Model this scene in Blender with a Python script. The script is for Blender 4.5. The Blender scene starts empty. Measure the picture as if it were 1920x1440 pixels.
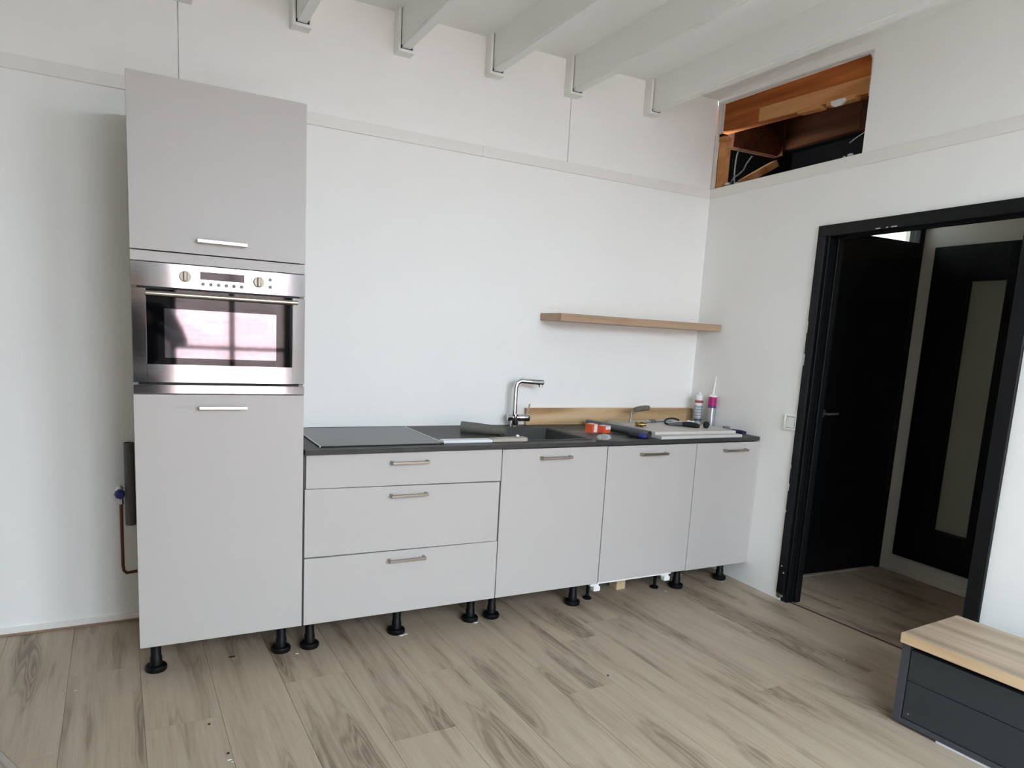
import bpy, bmesh, math, random
from mathutils import Vector, Matrix
random.seed(7)
SC = bpy.context.scene
COL = SC.collection
PI = math.pi

# ------------------------------------------------------------------ camera, world, light, exposure
def cam_axes(yaw, pitch, roll):
    f = Vector((math.sin(yaw)*math.cos(pitch), math.cos(yaw)*math.cos(pitch), math.sin(pitch)))
    r = Vector((math.cos(yaw), -math.sin(yaw), 0)); u = r.cross(f)
    return math.cos(roll)*r + math.sin(roll)*u, -math.sin(roll)*r + math.cos(roll)*u, f
_r, _u, _f = cam_axes(.4915, -.1511, .0546)
cd = bpy.data.cameras.new('camera'); cam = bpy.data.objects.new('camera', cd); COL.objects.link(cam)
m3 = Matrix((_r, _u, -_f)).transposed()
cam.matrix_world = Matrix.Translation((.0089, -2.8083, 1.375)) @ m3.to_4x4()
cd.sensor_fit = 'HORIZONTAL'; cd.sensor_width = 36.0
cd.lens = 1308.0/1920*36.0
cd.shift_x = 13.13/1920; cd.shift_y = 107.24/1920
cd.clip_start = .02
SC.camera = cam

SC.view_settings.view_transform = 'Standard'; SC.view_settings.look = 'None'
SC.view_settings.gamma = 1.0; SC.view_settings.use_curve_mapping = False
SC.view_settings.exposure = 1.02
SC.cycles.use_denoising = True
SC.cycles.max_bounces = 14; SC.cycles.diffuse_bounces = 9
SC.cycles.sample_clamp_indirect = 8.0

W = bpy.data.worlds.new('overcast_sky'); SC.world = W; W.use_nodes = True
bg = W.node_tree.nodes['Background']
bg.inputs[0].default_value = (.775, .94, 1.075, 1); bg.inputs[1].default_value = 12.0

WIN_Y = -3.6
WINDOWS = [(.27, 1.24, .35, 2.6), (1.5, 2.5, .35, 2.6)]
def area(name, loc, rot, sx, sy, power, color=(1, 1, 1), portal=False):
    d = bpy.data.lights.new(name, 'AREA'); d.shape = 'RECTANGLE'; d.size = sx; d.size_y = sy
    d.energy = power; d.color = color; d.cycles.is_portal = portal
    o = bpy.data.objects.new(name, d); COL.objects.link(o); o.location = loc; o.rotation_euler = rot
    return o
for (x0, x1, z0, z1) in WINDOWS:
    area('window_portal', ((x0+x1)/2, WIN_Y-.13, (z0+z1)/2), (PI/2, 0, 0), x1-x0, z1-z0, 1, portal=True)
sd = bpy.data.lights.new('sun', 'SUN'); sd.energy = 5.0; sd.angle = .03; sd.color = (1, .97, .93)
sun = bpy.data.objects.new('sun', sd); COL.objects.link(sun)
sun.rotation_euler = Vector((.35, -1, -.95)).to_track_quat('-Z', 'Y').to_euler()

# ------------------------------------------------------------------ helpers
class M:
    """collects shapes into one bmesh"""
    def __init__(s): s.b = bmesh.new()
    def _new(s, n0):
        s.b.verts.ensure_lookup_table(); return s.b.verts[n0:]
    def box(s, x0, x1, y0, y1, z0, z1, bev=0, seg=1):
        n0 = len(s.b.verts)
        vs = [s.b.verts.new((x, y, z)) for x in (x0, x1) for y in (y0, y1) for z in (z0, z1)]
        fs = [s.b.faces.new([vs[i] for i in q]) for q in ((0,1,3,2),(4,6,7,5),(0,4,5,1),(2,3,7,6),(0,2,6,4),(1,5,7,3))]
        if bev:
            es = list({e for f in fs for e in f.edges})
            bmesh.ops.bevel(s.b, geom=es, offset=bev, segments=seg, affect='EDGES', profile=.5)
        return s
    def prism(s, poly, a0, a1, axis='z', bev=0):
        """poly in the two other axes, extruded along axis"""
        def P(p, a):
            if axis == 'z': return (p[0], p[1], a)
            if axis == 'x': return (a, p[0], p[1])
            return (p[0], a, p[1])
        A = [s.b.verts.new(P(p, a0)) for p in poly]; B = [s.b.verts.new(P(p, a1)) for p in poly]
        n = len(poly); fs = [s.b.faces.new(A), s.b.faces.new(B)]
        for i in range(n): fs.append(s.b.faces.new((A[i], A[(i+1) % n], B[(i+1) % n], B[i])))
        bmesh.ops.recalc_face_normals(s.b, faces=fs)
        if bev:
            es = list({e for f in fs for e in f.edges})
            bmesh.ops.bevel(s.b, geom=es, offset=bev, segments=1, affect='EDGES', profile=.5)
        return s
    def lathe(s, prof, c=(0, 0, 0), axis='z', n=24, sharp=35):
        """prof: list of (radius, height)"""
        rings = []
        for r, h in prof:
            if r < 1e-6: rings.append([s.b.verts.new(s._ax(0, 0, h, c, axis))]); continue
            rings.append([s.b.verts.new(s._ax(r*math.cos(2*PI*i/n), r*math.sin(2*PI*i/n), h, c, axis)) for i in range(n)])
        fs = []
        for a, b in zip(rings, rings[1:]):
            for i in range(n):
                j = (i+1) % n
                q = []
                for v in (a[i % len(a)], a[j % len(a)], b[j % len(b)], b[i % len(b)]):
                    if v not in q: q.append(v)
                if len(q) >= 3: fs.append(s.b.faces.new(q))
        for R in (rings[0], rings[-1]):
            if len(R) > 2: fs.append(s.b.faces.new(R))
        bmesh.ops.recalc_face_normals(s.b, faces=fs)
        for f in fs: f.smooth = True
        return s
    def _ax(s, u, v, h, c, axis):
        if axis == 'z': p = (u, v, h)
        elif axis == 'x': p = (h, u, v)
        else: p = (u, h, v)
        return (p[0]+c[0], p[1]+c[1], p[2]+c[2])
    def tube(s, pts, r, n=12, cap=True, sub=0):
        """round bar through points; r a number or a list"""
        P = [Vector(p) for p in pts]
        R = [r]*len(P) if not isinstance(r, (list, tuple)) else list(r)
        if sub:
            Q, RR = [], []
            for i in range(len(P)-1):
                p0 = P[max(i-1, 0)]; p1 = P[i]; p2 = P[i+1]; p3 = P[min(i+2, len(P)-1)]
                for k in range(sub):
                    t = k/sub
                    Q.append(.5*((2*p1)+(p2-p0)*t+(2*p0-5*p1+4*p2-p3)*t*t+(3*p1-p0-3*p2+p3)*t**3))
                    RR.append(R[i]*(1-t)+R[i+1]*t)
            Q.append(P[-1]); RR.append(R[-1]); P, R = Q, RR
        rings = []; up = None
        for i, p in enumerate(P):
            t = (P[min(i+1, len(P)-1)]-P[max(i-1, 0)]).normalized()
            if up is None:
                up = Vector((0, 0, 1)) if abs(t.z) < .9 else Vector((0, 1, 0))
            x = t.cross(up).normalized(); up = x.cross(t).normalized()
            rings.append([s.b.verts.new(p + R[i]*(math.cos(2*PI*k/n)*x + math.sin(2*PI*k/n)*up)) for k in range(n)])
        fs = []
        for a, b in zip(rings, rings[1:]):
            for k in range(n):
                fs.append(s.b.faces.new((a[k], a[(k+1) % n], b[(k+1) % n], b[k])))
        if cap: fs += [s.b.faces.new(rings[0]), s.b.faces.new(rings[-1])]
        bmesh.ops.recalc_face_normals(s.b, faces=fs)
        for f in fs: f.smooth = True
        return s
    def pipe(s, p0, p1, r, ri, n=28):
        """hollow straight pipe with open ends"""
        P0, P1 = Vector(p0), Vector(p1); t = (P1-P0).normalized()
        up = Vector((0, 0, 1)) if abs(t.z) < .9 else Vector((0, 1, 0))
        x = t.cross(up).normalized(); y = x.cross(t)
        rs = [[s.b.verts.new(p + q*(math.cos(2*PI*k/n)*x + math.sin(2*PI*k/n)*y)) for k in range(n)] for p, q in ((P0, r), (P1, r), (P1, ri), (P0, ri))]
        fs = []
        for i in range(4):
            a, b = rs[i], rs[(i+1) % 4]
            for k in range(n): fs.append(s.b.faces.new((a[k], a[(k+1) % n], b[(k+1) % n], b[k])))
        bmesh.ops.recalc_face_normals(s.b, faces=fs)
        for f in fs: f.smooth = True
        return s
    def xf(s, mtx):
        s.b.transform(mtx); return s
    def done(s, name):
        b = s.b
        for e in b.edges:
            if len(e.link_faces) == 2 and e.calc_face_angle(0) > math.radians(38): e.smooth = False
        me = bpy.data.meshes.new(name); b.to_mesh(me); b.free(); return me

def obj(name, m, mat, parent=None, loc=None, rot=None, label=None):
    me = m.done(name) if isinstance(m, M) else m
    if mat and not me.materials: me.materials.append(mat)
    o = bpy.data.objects.new(name, me); COL.objects.link(o)
    if parent: o.parent = parent
    if loc: o.location = loc
    if rot: o.rotation_euler = rot
    if label: o['label'] = label
    return o
def tag(o, label, cat, group=None):
    o['label'] = label; o['category'] = cat
    if group: o['group'] = group
    return o
def thing(name, label, cat, loc=(0, 0, 0), rz=0, group=None):
    o = bpy.data.objects.new(name, None); COL.objects.link(o); o.empty_display_size = .1
    o.location = loc; o.rotation_euler = (0, 0, rz)
    return tag(o, label, cat, group)
def struct(name, m, mat, loc=None, rot=None):
    o = obj(name, m, mat, None, loc, rot); o['kind'] = 'structure'; return o

# ------------------------------------------------------------------ materials
def srgb(r, g, b):
    return tuple(((c/255)/12.92 if c/255 <= .04045 else ((c/255+.055)/1.055)**2.4) for c in (r, g, b)) + (1,)
class NT:
    def __init__(s, name):
        s.m = bpy.data.materials.new(name); s.m.use_nodes = True
        s.t = s.m.node_tree; s.bsdf = s.t.nodes['Principled BSDF']
    def n(s, typ, **kw):
        nd = s.t.nodes.new(typ)
        for k, v in kw.items():
            if k.startswith('i_'):
                key = k[2:].replace('_', ' ')
                nd.inputs[int(key) if key.isdigit() else key].default_value = v
            else: setattr(nd, k, v)
        return nd
    def l(s, a, b): s.t.links.new(a, b)
    def ramp(s, fac, stops):
        r = s.n('ShaderNodeValToRGB'); e = r.color_ramp.elements
        e[0].position, e[0].color = stops[0]; e[1].position, e[1].color = stops[1]
        for p, c in stops[2:]:
            x = e.new(p); x.color = c
        s.l(fac, r.inputs[0]); return r.outputs[0]
def plain(name, col, rough=.5, metal=0.0, spec=.5, bump=0, bscale=200, var=0, vscale=3, trans=0, ior=1.45, coat=0, alpha=1):
    k = NT(name); b = k.bsdf
    b.inputs['Base Color'].default_value = col; b.inputs['Roughness'].default_value = rough
    b.inputs['Metallic'].default_value = metal; b.inputs['Specular IOR Level'].default_value = spec
    b.inputs['IOR'].default_value = ior; b.inputs['Transmission Weight'].default_value = trans
    b.inputs['Coat Weight'].default_value = coat; b.inputs['Alpha'].default_value = alpha
    tc = k.n('ShaderNodeTexCoord')
    if var:
        nz = k.n('ShaderNodeTexNoise', i_Scale=vscale, i_Detail=5.0, i_Roughness=.6); k.l(tc.outputs['Object'], nz.inputs['Vector'])
        d = tuple(max(0, c*(1-var)) for c in col[:3])+(1,); e = tuple(min(1, c*(1+var)) for c in col[:3])+(1,)
        k.l(k.ramp(nz.outputs['Fac'], [(.3, d), (.7, e)]), b.inputs['Base Color'])
    if bump:
        nz = k.n('ShaderNodeTexNoise', i_Scale=bscale, i_Detail=4.0); k.l(tc.outputs['Object'], nz.inputs['Vector'])
        bp = k.n('ShaderNodeBump', i_Strength=bump, i_Distance=.002); k.l(nz.outputs['Fac'], bp.inputs['Height']); k.l(bp.outputs[0], b.inputs['Normal'])
    return k.m
def wood(name, stops, along='y', scale=1.0, rough=.55, ring=.5, bump=.15, perobj=True, contrast=1.0, spec=.4):
    """long-grained wood with cathedral figure; stops: dark -> light"""
    k = NT(name); b = k.bsdf
    tc = k.n('ShaderNodeTexCoord'); vec = tc.outputs['Object']
    if perobj:
        oi = k.n('ShaderNodeObjectInfo')
        mul = k.n('ShaderNodeMath', operation='MULTIPLY', i_1=37.0); k.l(oi.outputs['Random'], mul.inputs[0])
        cm = k.n('ShaderNodeCombineXYZ'); k.l(mul.outputs[0], cm.inputs[0]); k.l(mul.outputs[0], cm.inputs[1]); k.l(mul.outputs[0], cm.inputs[2])
        ad = k.n('ShaderNodeVectorMath', operation='ADD'); k.l(vec, ad.inputs[0]); k.l(cm.outputs[0], ad.inputs[1]); vec = ad.outputs[0]
    ax = {'x': (.09, 1, 1), 'y': (1, .09, 1), 'z': (1, 1, .09)}[along]
    mp = k.n('ShaderNodeMapping'); mp.inputs['Scale'].default_value = tuple(a*scale for a in ax); k.l(vec, mp.inputs['Vector'])
    # slow figure: contour bands of a stretched noise field read as cathedrals
    n1 = k.n('ShaderNodeTexNoise', i_Scale=4.2, i_Detail=1.5, i_Roughness=.45); k.l(mp.outputs[0], n1.inputs['Vector'])
    ml = k.n('ShaderNodeMath', operation='MULTIPLY', i_1=26.0); k.l(n1.outputs['Fac'], ml.inputs[0])
    sn = k.n('ShaderNodeMath', operation='SINE'); k.l(ml.outputs[0], sn.inputs[0])
    # fine fibres
    mp2 = k.n('ShaderNodeMapping'); ax2 = {'x': (.02, 1, 1), 'y': (1, .02, 1), 'z': (1, 1, .02)}[along]
    mp2.inputs['Scale'].default_value = tuple(a*scale for a in ax2); k.l(vec, mp2.inputs['Vector'])
    n2 = k.n('ShaderNodeTexNoise', i_Scale=140.0, i_Detail=3.0, i_Roughness=.7); k.l(mp2.outputs[0], n2.inputs['Vector'])
    # broad tone streaks
    n3 = k.n('ShaderNodeTexNoise', i_Scale=9.0, i_Detail=3.0, i_Roughness=.55); k.l(mp.outputs[0], n3.inputs['Vector'])
    a1 = k.n('ShaderNodeMath', operation='MULTIPLY_ADD', i_1=ring*.16, i_2=0.0); k.l(sn.outputs[0], a1.inputs[0])
    a2 = k.n('ShaderNodeMath', operation='MULTIPLY_ADD', i_1=.30); k.l(n2.outputs['Fac'], a2.inputs[0]); k.l(a1.outputs[0], a2.inputs[2])
    a3 = k.n('ShaderNodeMath', operation='MULTIPLY_ADD', i_1=.75*contrast); k.l(n3.outputs['Fac'], a3.inputs[0]); k.l(a2.outputs[0], a3.inputs[2])
    col = k.ramp(a3.outputs[0], stops)
    if perobj:
        hv = k.n('ShaderNodeHueSaturation'); mr = k.n('ShaderNodeMapRange', i_3=.90, i_4=1.09)
        k.l(oi.outputs['Random'], mr.inputs[0]); k.l(mr.outputs[0], hv.inputs['Value']); k.l(col, hv.inputs['Color']); col = hv.outputs[0]
    k.l(col, b.inputs['Base Color']); b.inputs['Roughness'].default_value = rough; b.inputs['Specular IOR Level'].default_value = spec
    bp = k.n('ShaderNodeBump', i_Strength=bump, i_Distance=.001); k.l(n2.outputs['Fac'], bp.inputs['Height']); k.l(bp.outputs[0], b.inputs['Normal'])
    return k.m

WHITE = plain('wall_paint', srgb(243, 243, 240), .75, bump=.12, bscale=90, spec=.3, var=.012, vscale=1.5)
WHITE_CEIL = plain('ceiling_paint', srgb(236, 237, 234), .7, bump=.1, bscale=60, spec=.3)
TRIMW = plain('trim_paint', srgb(236, 234, 229), .5, bump=.08, bscale=40)
PLASTER = plain('raw_plaster', srgb(214, 212, 208), .9, bump=.6, bscale=60, var=.06, vscale=20)
GAPSHADE = plain('gap_shade', srgb(40, 36, 32), .9)
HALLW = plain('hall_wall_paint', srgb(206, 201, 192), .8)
def laminate():
    k = NT('floor_laminate'); b = k.bsdf
    tc = k.n('ShaderNodeTexCoord'); oi = k.n('ShaderNodeObjectInfo')
    mul = k.n('ShaderNodeMath', operation='MULTIPLY', i_1=61.0); k.l(oi.outputs['Random'], mul.inputs[0])
    cm = k.n('ShaderNodeCombineXYZ')
    for i in range(3): k.l(mul.outputs[0], cm.inputs[i])
    ad = k.n('ShaderNodeVectorMath', operation='ADD'); k.l(tc.outputs['Object'], ad.inputs[0]); k.l(cm.outputs[0], ad.inputs[1])
    def mp(sy):
        m = k.n('ShaderNodeMapping'); m.inputs['Scale'].default_value = (1, sy, 1); k.l(ad.outputs[0], m.inputs['Vector']); return m.outputs[0]
    big = k.n('ShaderNodeTexNoise', i_Scale=12.0, i_Detail=2.0, i_Roughness=.45); k.l(mp(.11), big.inputs['Vector'])
    ml = k.n('ShaderNodeMath', operation='MULTIPLY', i_1=95.0); k.l(big.outputs['Fac'], ml.inputs[0])
    sn = k.n('ShaderNodeMath', operation='SINE'); k.l(ml.outputs[0], sn.inputs[0])
    mask = k.n('ShaderNodeMapRange', i_1=.49, i_2=.68, i_3=0.0, i_4=1.0); k.l(big.outputs['Fac'], mask.inputs[0])
    fig = k.n('ShaderNodeMath', operation='MULTIPLY'); k.l(sn.outputs[0], fig.inputs[0]); k.l(mask.outputs[0], fig.inputs[1])
    fib = k.n('ShaderNodeTexNoise', i_Scale=150.0, i_Detail=4.0, i_Roughness=.7); k.l(mp(.03), fib.inputs['Vector'])
    mid = k.n('ShaderNodeTexNoise', i_Scale=26.0, i_Detail=3.0, i_Roughness=.6); k.l(mp(.05), mid.inputs['Vector'])
    # tone = .5 - .42*mask - .10*figure + fibres
    a = k.n('ShaderNodeMath', operation='MULTIPLY_ADD', i_1=-.26, i_2=.33); k.l(mask.outputs[0], a.inputs[0])
    c = k.n('ShaderNodeMath', operation='MULTIPLY_ADD', i_1=.11); k.l(fig.outputs[0], c.inputs[0]); k.l(a.outputs[0], c.inputs[2])
    d = k.n('ShaderNodeMath', operation='MULTIPLY_ADD', i_1=.36); k.l(fib.outputs['Fac'], d.inputs[0]); k.l(c.outputs[0], d.inputs[2])
    e = k.n('ShaderNodeMath', operation='MULTIPLY_ADD', i_1=.40); k.l(mid.outputs['Fac'], e.inputs[0]); k.l(d.outputs[0], e.inputs[2])
    col = k.ramp(e.outputs[0], [(.22, srgb(100, 84, 70)), (.46, srgb(138, 121, 103)), (.68, srgb(167, 150, 131)), (.95, srgb(184, 169, 150))])
    hv = k.n('ShaderNodeHueSaturation'); mr = k.n('ShaderNodeMapRange', i_3=.98, i_4=1.02)
    k.l(oi.outputs['Random'], mr.inputs[0]); k.l(mr.outputs[0], hv.inputs['Value']); k.l(col, hv.inputs['Color']); k.l(hv.outputs[0], b.inputs['Base Color'])
    b.inputs['Roughness'].default_value = .46; b.inputs['Specular IOR Level'].default_value = .4
    bp = k.n('ShaderNodeBump', i_Strength=.12, i_Distance=.001); k.l(fib.outputs['Fac'], bp.inputs['Height']); k.l(bp.outputs[0], b.inputs['Normal'])
    return k.m
FLOOR = laminate()
SUBFLOOR = plain('floor_joint', srgb(58, 50, 42), .9)
FRONT = plain('cabinet_front', srgb(184, 179, 175), .42, spec=.4, bump=.03, bscale=500)
FRONT2 = plain('cabinet_edge', srgb(170, 163, 158), .5)
CARC = plain('carcass', srgb(120, 117, 115), .6)
BLACKP = plain('black_plastic', srgb(9, 9, 10), .45, spec=.3)
HANDLE = plain('handle_nickel', srgb(168, 160, 150), .36, 1.0)
HANDLE2 = plain('handle_satin', srgb(226, 222, 214), .42, 1.0)
def steel():
    k = NT('brushed_steel'); b = k.bsdf
    b.inputs['Base Color'].default_value = srgb(196, 198, 200); b.inputs['Metallic'].default_value = 1; b.inputs['Roughness'].default_value = .085
    tc = k.n('ShaderNodeTexCoord'); mp = k.n('ShaderNodeMapping'); mp.inputs['Scale'].default_value = (4, 4, 900); k.l(tc.outputs['Object'], mp.inputs[0])
    nz = k.n('ShaderNodeTexNoise', i_Scale=1.0, i_Detail=3.0); k.l(mp.outputs[0], nz.inputs['Vector'])
    bp = k.n('ShaderNodeBump', i_Strength=.05, i_Distance=.0005); k.l(nz.outputs['Fac'], bp.inputs['Height']); k.l(bp.outputs[0], b.inputs['Normal'])
    return k.m
STEEL = steel()
CHROME = plain('chrome', srgb(215, 218, 222), .07, 1.0)
BARSTEEL = plain('bar_steel', srgb(190, 182, 170), .22, 1.0)
OVENBLACK = plain('oven_black_glass', srgb(8, 8, 10), .04, 0, .5, ior=1.45, coat=.05)
OVENINNER = plain('oven_reflective_glass', srgb(140, 134, 140), .045, .85)
DISPLAY = plain('display_glass', srgb(24, 24, 30), .08, 0, .5)
BTN = plain('button_dark', srgb(92, 92, 92), .35)
KNOB = plain('knob_metal', srgb(176, 164, 148), .42, .35)
KNOBDARK = plain('knob_line', srgb(90, 78, 66), .4, .6)
INK = plain('print_grey', srgb(70, 70, 72), .5)
STONE = plain('worktop_slate', srgb(60, 58, 56), .45, spec=.28, bump=.1, bscale=180, var=.16, vscale=28)
SINKM = plain('sink_composite', srgb(74, 73, 71), .5, spec=.3, bump=.1, bscale=400)
HOBG = plain('hob_glass', srgb(38, 41, 42), .22, 0, .28)
BLACKM = plain('matte_black_paint', srgb(12, 13, 15), .45, spec=.3, bump=.1, bscale=60, var=.2, vscale=30)
DOORB = plain('door_black', srgb(6, 6, 8), .5, spec=.25)
CHIP = plain('chipped_primer', srgb(196, 196, 192), .8)
OAK = wood('oak_board', [(.26, srgb(158, 120, 80)), (.5, srgb(200, 168, 126)), (.75, srgb(214, 186, 148))], 'x', 1.6, .5, .9, .1, False)
SHELF = wood('shelf_oak', [(.30, srgb(150, 122, 98)), (.5, srgb(175, 146, 120)), (.75, srgb(188, 160, 134))], 'x', 2.0, .5, .25, .08, False)
OAKTOP = wood('dresser_oak', [(.26, srgb(112, 94, 78)), (.48, srgb(156, 136, 116)), (.76, srgb(180, 160, 138))], 'x', 1.3, .5, .5, .1, False, 1.15)
OAKEDGE = wood('dresser_oak_edge', [(.30, srgb(172, 142, 106)), (.5, srgb(200, 172, 136)), (.75, srgb(212, 186, 150))], 'x', 2.0, .5, .3, .08, False)
ANTHR = plain('anthracite_front', srgb(46, 51, 53), .5, spec=.4)
ANTHRSIDE = plain('anthracite_carcass', srgb(64, 65, 70), .5)
JOIST = wood('joist_pine', [(.2, srgb(120, 62, 30)), (.5, srgb(178, 104, 56)), (.8, srgb(194, 124, 74))], 'y', 1.6, .8, .4, .3, True, .6, spec=.08)
BATTEN = wood('batten_pine', [(.28, srgb(150, 96, 54)), (.5, srgb(188, 132, 84)), (.75, srgb(206, 156, 108))], 'y', 1.5, .8, .5, .3, spec=.08)
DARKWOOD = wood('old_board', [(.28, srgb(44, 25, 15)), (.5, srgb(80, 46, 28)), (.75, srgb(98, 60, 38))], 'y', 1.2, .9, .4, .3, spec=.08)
VOIDM = plain('void_shade', srgb(16, 13, 12), .95, spec=.1)
FOAM = plain('grey_foam', srgb(104, 102, 93), .95, bump=.4, bscale=300, var=.08, vscale=60)
PVC = plain('dark_pvc', srgb(82, 86, 90), .38)
PVCIN = plain('dark_inside', srgb(30, 31, 33), .6)
COPPER = plain('weathered_copper', srgb(112, 74, 58), .4, .8, var=.15, vscale=40)
BRASS = plain('brass', srgb(150, 122, 78), .28, 1.0)
PANEL = plain('panel_laminate', srgb(202, 196, 189), .5)
PANELEDGE = plain('panel_edge', srgb(198, 197, 193), .5)
WPLAST = plain('white_plastic', srgb(236, 236, 234), .4)
PAPER = plain('white_paper', srgb(226, 228, 232), .7)
BEIGE = plain('beige_card', srgb(176, 168, 154), .8, var=.08, vscale=40)
ORANGE = plain('orange_card', srgb(224, 92, 54), .55)
BLUE = plain('blue_plastic', srgb(34, 44, 120), .4)
NAVY = plain('navy_rubber', srgb(26, 28, 72), .5)
MAGENTA = plain('magenta_label', srgb(176, 34, 112), .4)
PURPLE = plain('violet_label', srgb(84, 62, 128), .4)
SILVERF = plain('silver_foil', srgb(196, 200, 206), .3, .85)
GREYLAB = plain('grey_label', srgb(158, 164, 170), .45)
REDLAB = plain('red_label', srgb(170, 74, 74), .45)
DARKLAB = plain('dark_label', srgb(62, 66, 84), .45)
CLEAR = plain('clear_film', srgb(236, 238, 234), .12, trans=.75, ior=1.2)
GREYMET = plain('grey_metal', srgb(150, 148, 142), .4, .9)
PINE = plain('pine_block', srgb(206, 182, 148), .7, var=.06, vscale=30)
CABLE = plain('grey_cable', srgb(128, 130, 128), .5)
RUBBER = plain('black_rubber', srgb(22, 22, 23), .55)
ALU = plain('aluminium_profile', srgb(176, 170, 160), .35, .9)
FROST = plain('frosted_glass', srgb(150, 150, 138), .35, trans=.15)
def pane():
    k = NT('window_glass'); t = k.t
    tr = k.n('ShaderNodeBsdfTransparent'); gl = k.n('ShaderNodeBsdfGlossy'); gl.inputs['Roughness'].default_value = .02
    mx = k.n('ShaderNodeMixShader'); mx.inputs[0].default_value = .06
    k.l(tr.outputs[0], mx.inputs[1]); k.l(gl.outputs[0], mx.inputs[2]); k.l(mx.outputs[0], t.nodes['Material Output'].inputs[0]); return k.m
PANE = pane()
def bricks():
    k = NT('facade_brick'); tc = k.n('ShaderNodeTexCoord'); mp = k.n('ShaderNodeMapping'); mp.inputs['Rotation'].default_value = (PI/2, 0, 0)
    k.l(tc.outputs['Object'], mp.inputs[0])
    br = k.n('ShaderNodeTexBrick', i_Scale=1.0); br.inputs['Color1'].default_value = srgb(184, 142, 138); br.inputs['Color2'].default_value = srgb(156, 112, 108)
    br.inputs['Mortar'].default_value = srgb(206, 196, 188); br.inputs['Brick Width'].default_value = .22; br.inputs['Row Height'].default_value = .065; br.inputs['Mortar Size'].default_value = .009
    k.l(mp.outputs[0], br.inputs['Vector']); k.l(br.outputs['Color'], k.bsdf.inputs['Base Color']); k.bsdf.inputs['Roughness'].default_value = .9
    return k.m
BRICK = bricks()

# ------------------------------------------------------------------ the room shell
BY = .6285                       # back wall plane
CO = (3.2014, BY, 0.0)           # corner of back wall and right wall
AN = -math.atan(.0546)           # the right wall is not quite square to the back wall
RW = dict(loc=CO, rot=(0, 0, AN))  # local frame on the right wall: x = into the hallway, y = -distance from the corner
CEIL = 2.855
FX0, FX1, FY0, FY1 = -2.3, 4.75, -3.65, .75

# floor: base slab with laminate planks laid on it
fl = struct('floor', M().box(FX0-.2, FX1+.2, FY0-.1, FY1+.3, -.09, -.0125), SUBFLOOR)
pl_w, pl_l = .2415, 1.38
k0 = -10
meshes = []
for v in range(1):
    mm = M().box(-pl_w/2+.0004, pl_w/2-.0004, -pl_l/2+.00015, pl_l/2-.00015, -.012, 0)
    eds = [e for e in mm.b.edges if all(vv.co.z > -.001 for vv in e.verts) and abs(e.verts[0].co.x-e.verts[1].co.x) < .01]
    bmesh.ops.bevel(mm.b, geom=eds, offset=.0009, segments=1, affect='EDGES', profile=.5)
    me = mm.done('plank'); me.materials.append(FLOOR); meshes.append(me)
rot = .021
for k in range(k0, 21):
    off = random.uniform(0, pl_l) if k not in (1, 2, 3) else {1: .9, 2: .25, 3: 1.1}[k]
    y = -4.6 + off - pl_l
    while y < FY1+.2:
        yc = y + pl_l/2
        xc = .013 + pl_w*(k+.5) - (yc+.5)*rot
        if FX0-.2 < xc < FX1 and yc > -4.55 and not (xc > 4.6):
            o = obj('plank', meshes[0], None, fl, (xc, yc, 0), (0, 0, rot))
        y += pl_l

# back wall: core with lower lining, upper boards and a picture rail
wb = struct('wall_back', M().box(FX0-.15, CO[0]+.0, BY+.012, BY+.13, 2.336, 3.0).box(FX0-.15, CO[0]+.085, BY+.012, BY+.13, 0, 2.336), WHITE)
obj('panel', M().box(FX0-.1, CO[0]+.08, BY, BY+.012, 0, 2.30), WHITE, wb)
for x0, x1 in ((FX0-.1, .1965), (.2005, 2.1405), (2.1445, CO[0]-.004)):
    obj('panel', M().box(x0, x1, BY-.001, BY+.012, 2.30, 2.9, .0012), WHITE, wb)
for i, (x0, x1) in enumerate(((FX0, 1.62), (1.6212, CO[0]-.012))):
    t = struct('trim_1' if i == 0 else 'trim_2', M().box(x0, x1, BY-.012, BY-.001, 2.279, 2.332, .001), TRIMW)
bb = struct('baseboard_back', M().box(FX0, CO[0]-.02, BY-.010, BY, .0, .034, .001), TRIMW)
obj('quarter_round', M().box(FX0, .62, BY-.017, BY-.010, .0, .009, .001), plain('brown_strip', srgb(150, 124, 102), .6), bb)

# right wall with its doorway and the opening broken through above
def Lp(poly, n0, n1, m=None):    # polygon in (s, z) on the right wall, from depth n0 to n1
    m = m or M(); return m.prism([(-s, z) for s, z in poly], n0, n1, 'x')
wr = M()
WT = .09
for s0, s1, z0, z1 in ((-.0, .905, 0, 2.336), (.905, 1.925, 1.985, 2.336), (1.925, 4.95, 0, 2.336), (1.078, 4.95, 2.336, 2.9)):
    wr.box(0, WT, -s1, -s0, z0, z1)
Lp([(0, 2.846), (1.078, 2.810), (1.078, 2.9), (0, 2.9)], 0, WT, wr)
wr = struct('wall_right', wr, WHITE, **RW)
t = struct('trim_3', M().box(-.012, 0, -4.9, -.012, 2.276, 2.330, .001), TRIMW, **RW)
obj('plaster_edge', Lp([(-.003, 2.336), (.020, 2.336), (.016, 2.5), (.021, 2.6), (.010, 2.846), (-.003, 2.846)], .001, .016), PLASTER, wr)
obj('plaster_edge', Lp([(.0, 2.834), (.2, 2.828), (.38, 2.824), (.42, 2.818), (.6, 2.819), (.78, 2.810), (.86, 2.812), (1.05, 2.798), (1.078, 2.800), (1.078, 2.812), (.0, 2.848)], .001, .016), PLASTER, wr)
obj('plaster_edge', Lp([(1.07, 2.60), (1.078, 2.60), (1.079, 2.82), (1.05, 2.80), (1.066, 2.77), (1.07, 2.70)], .004, .016), PLASTER, wr)

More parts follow.
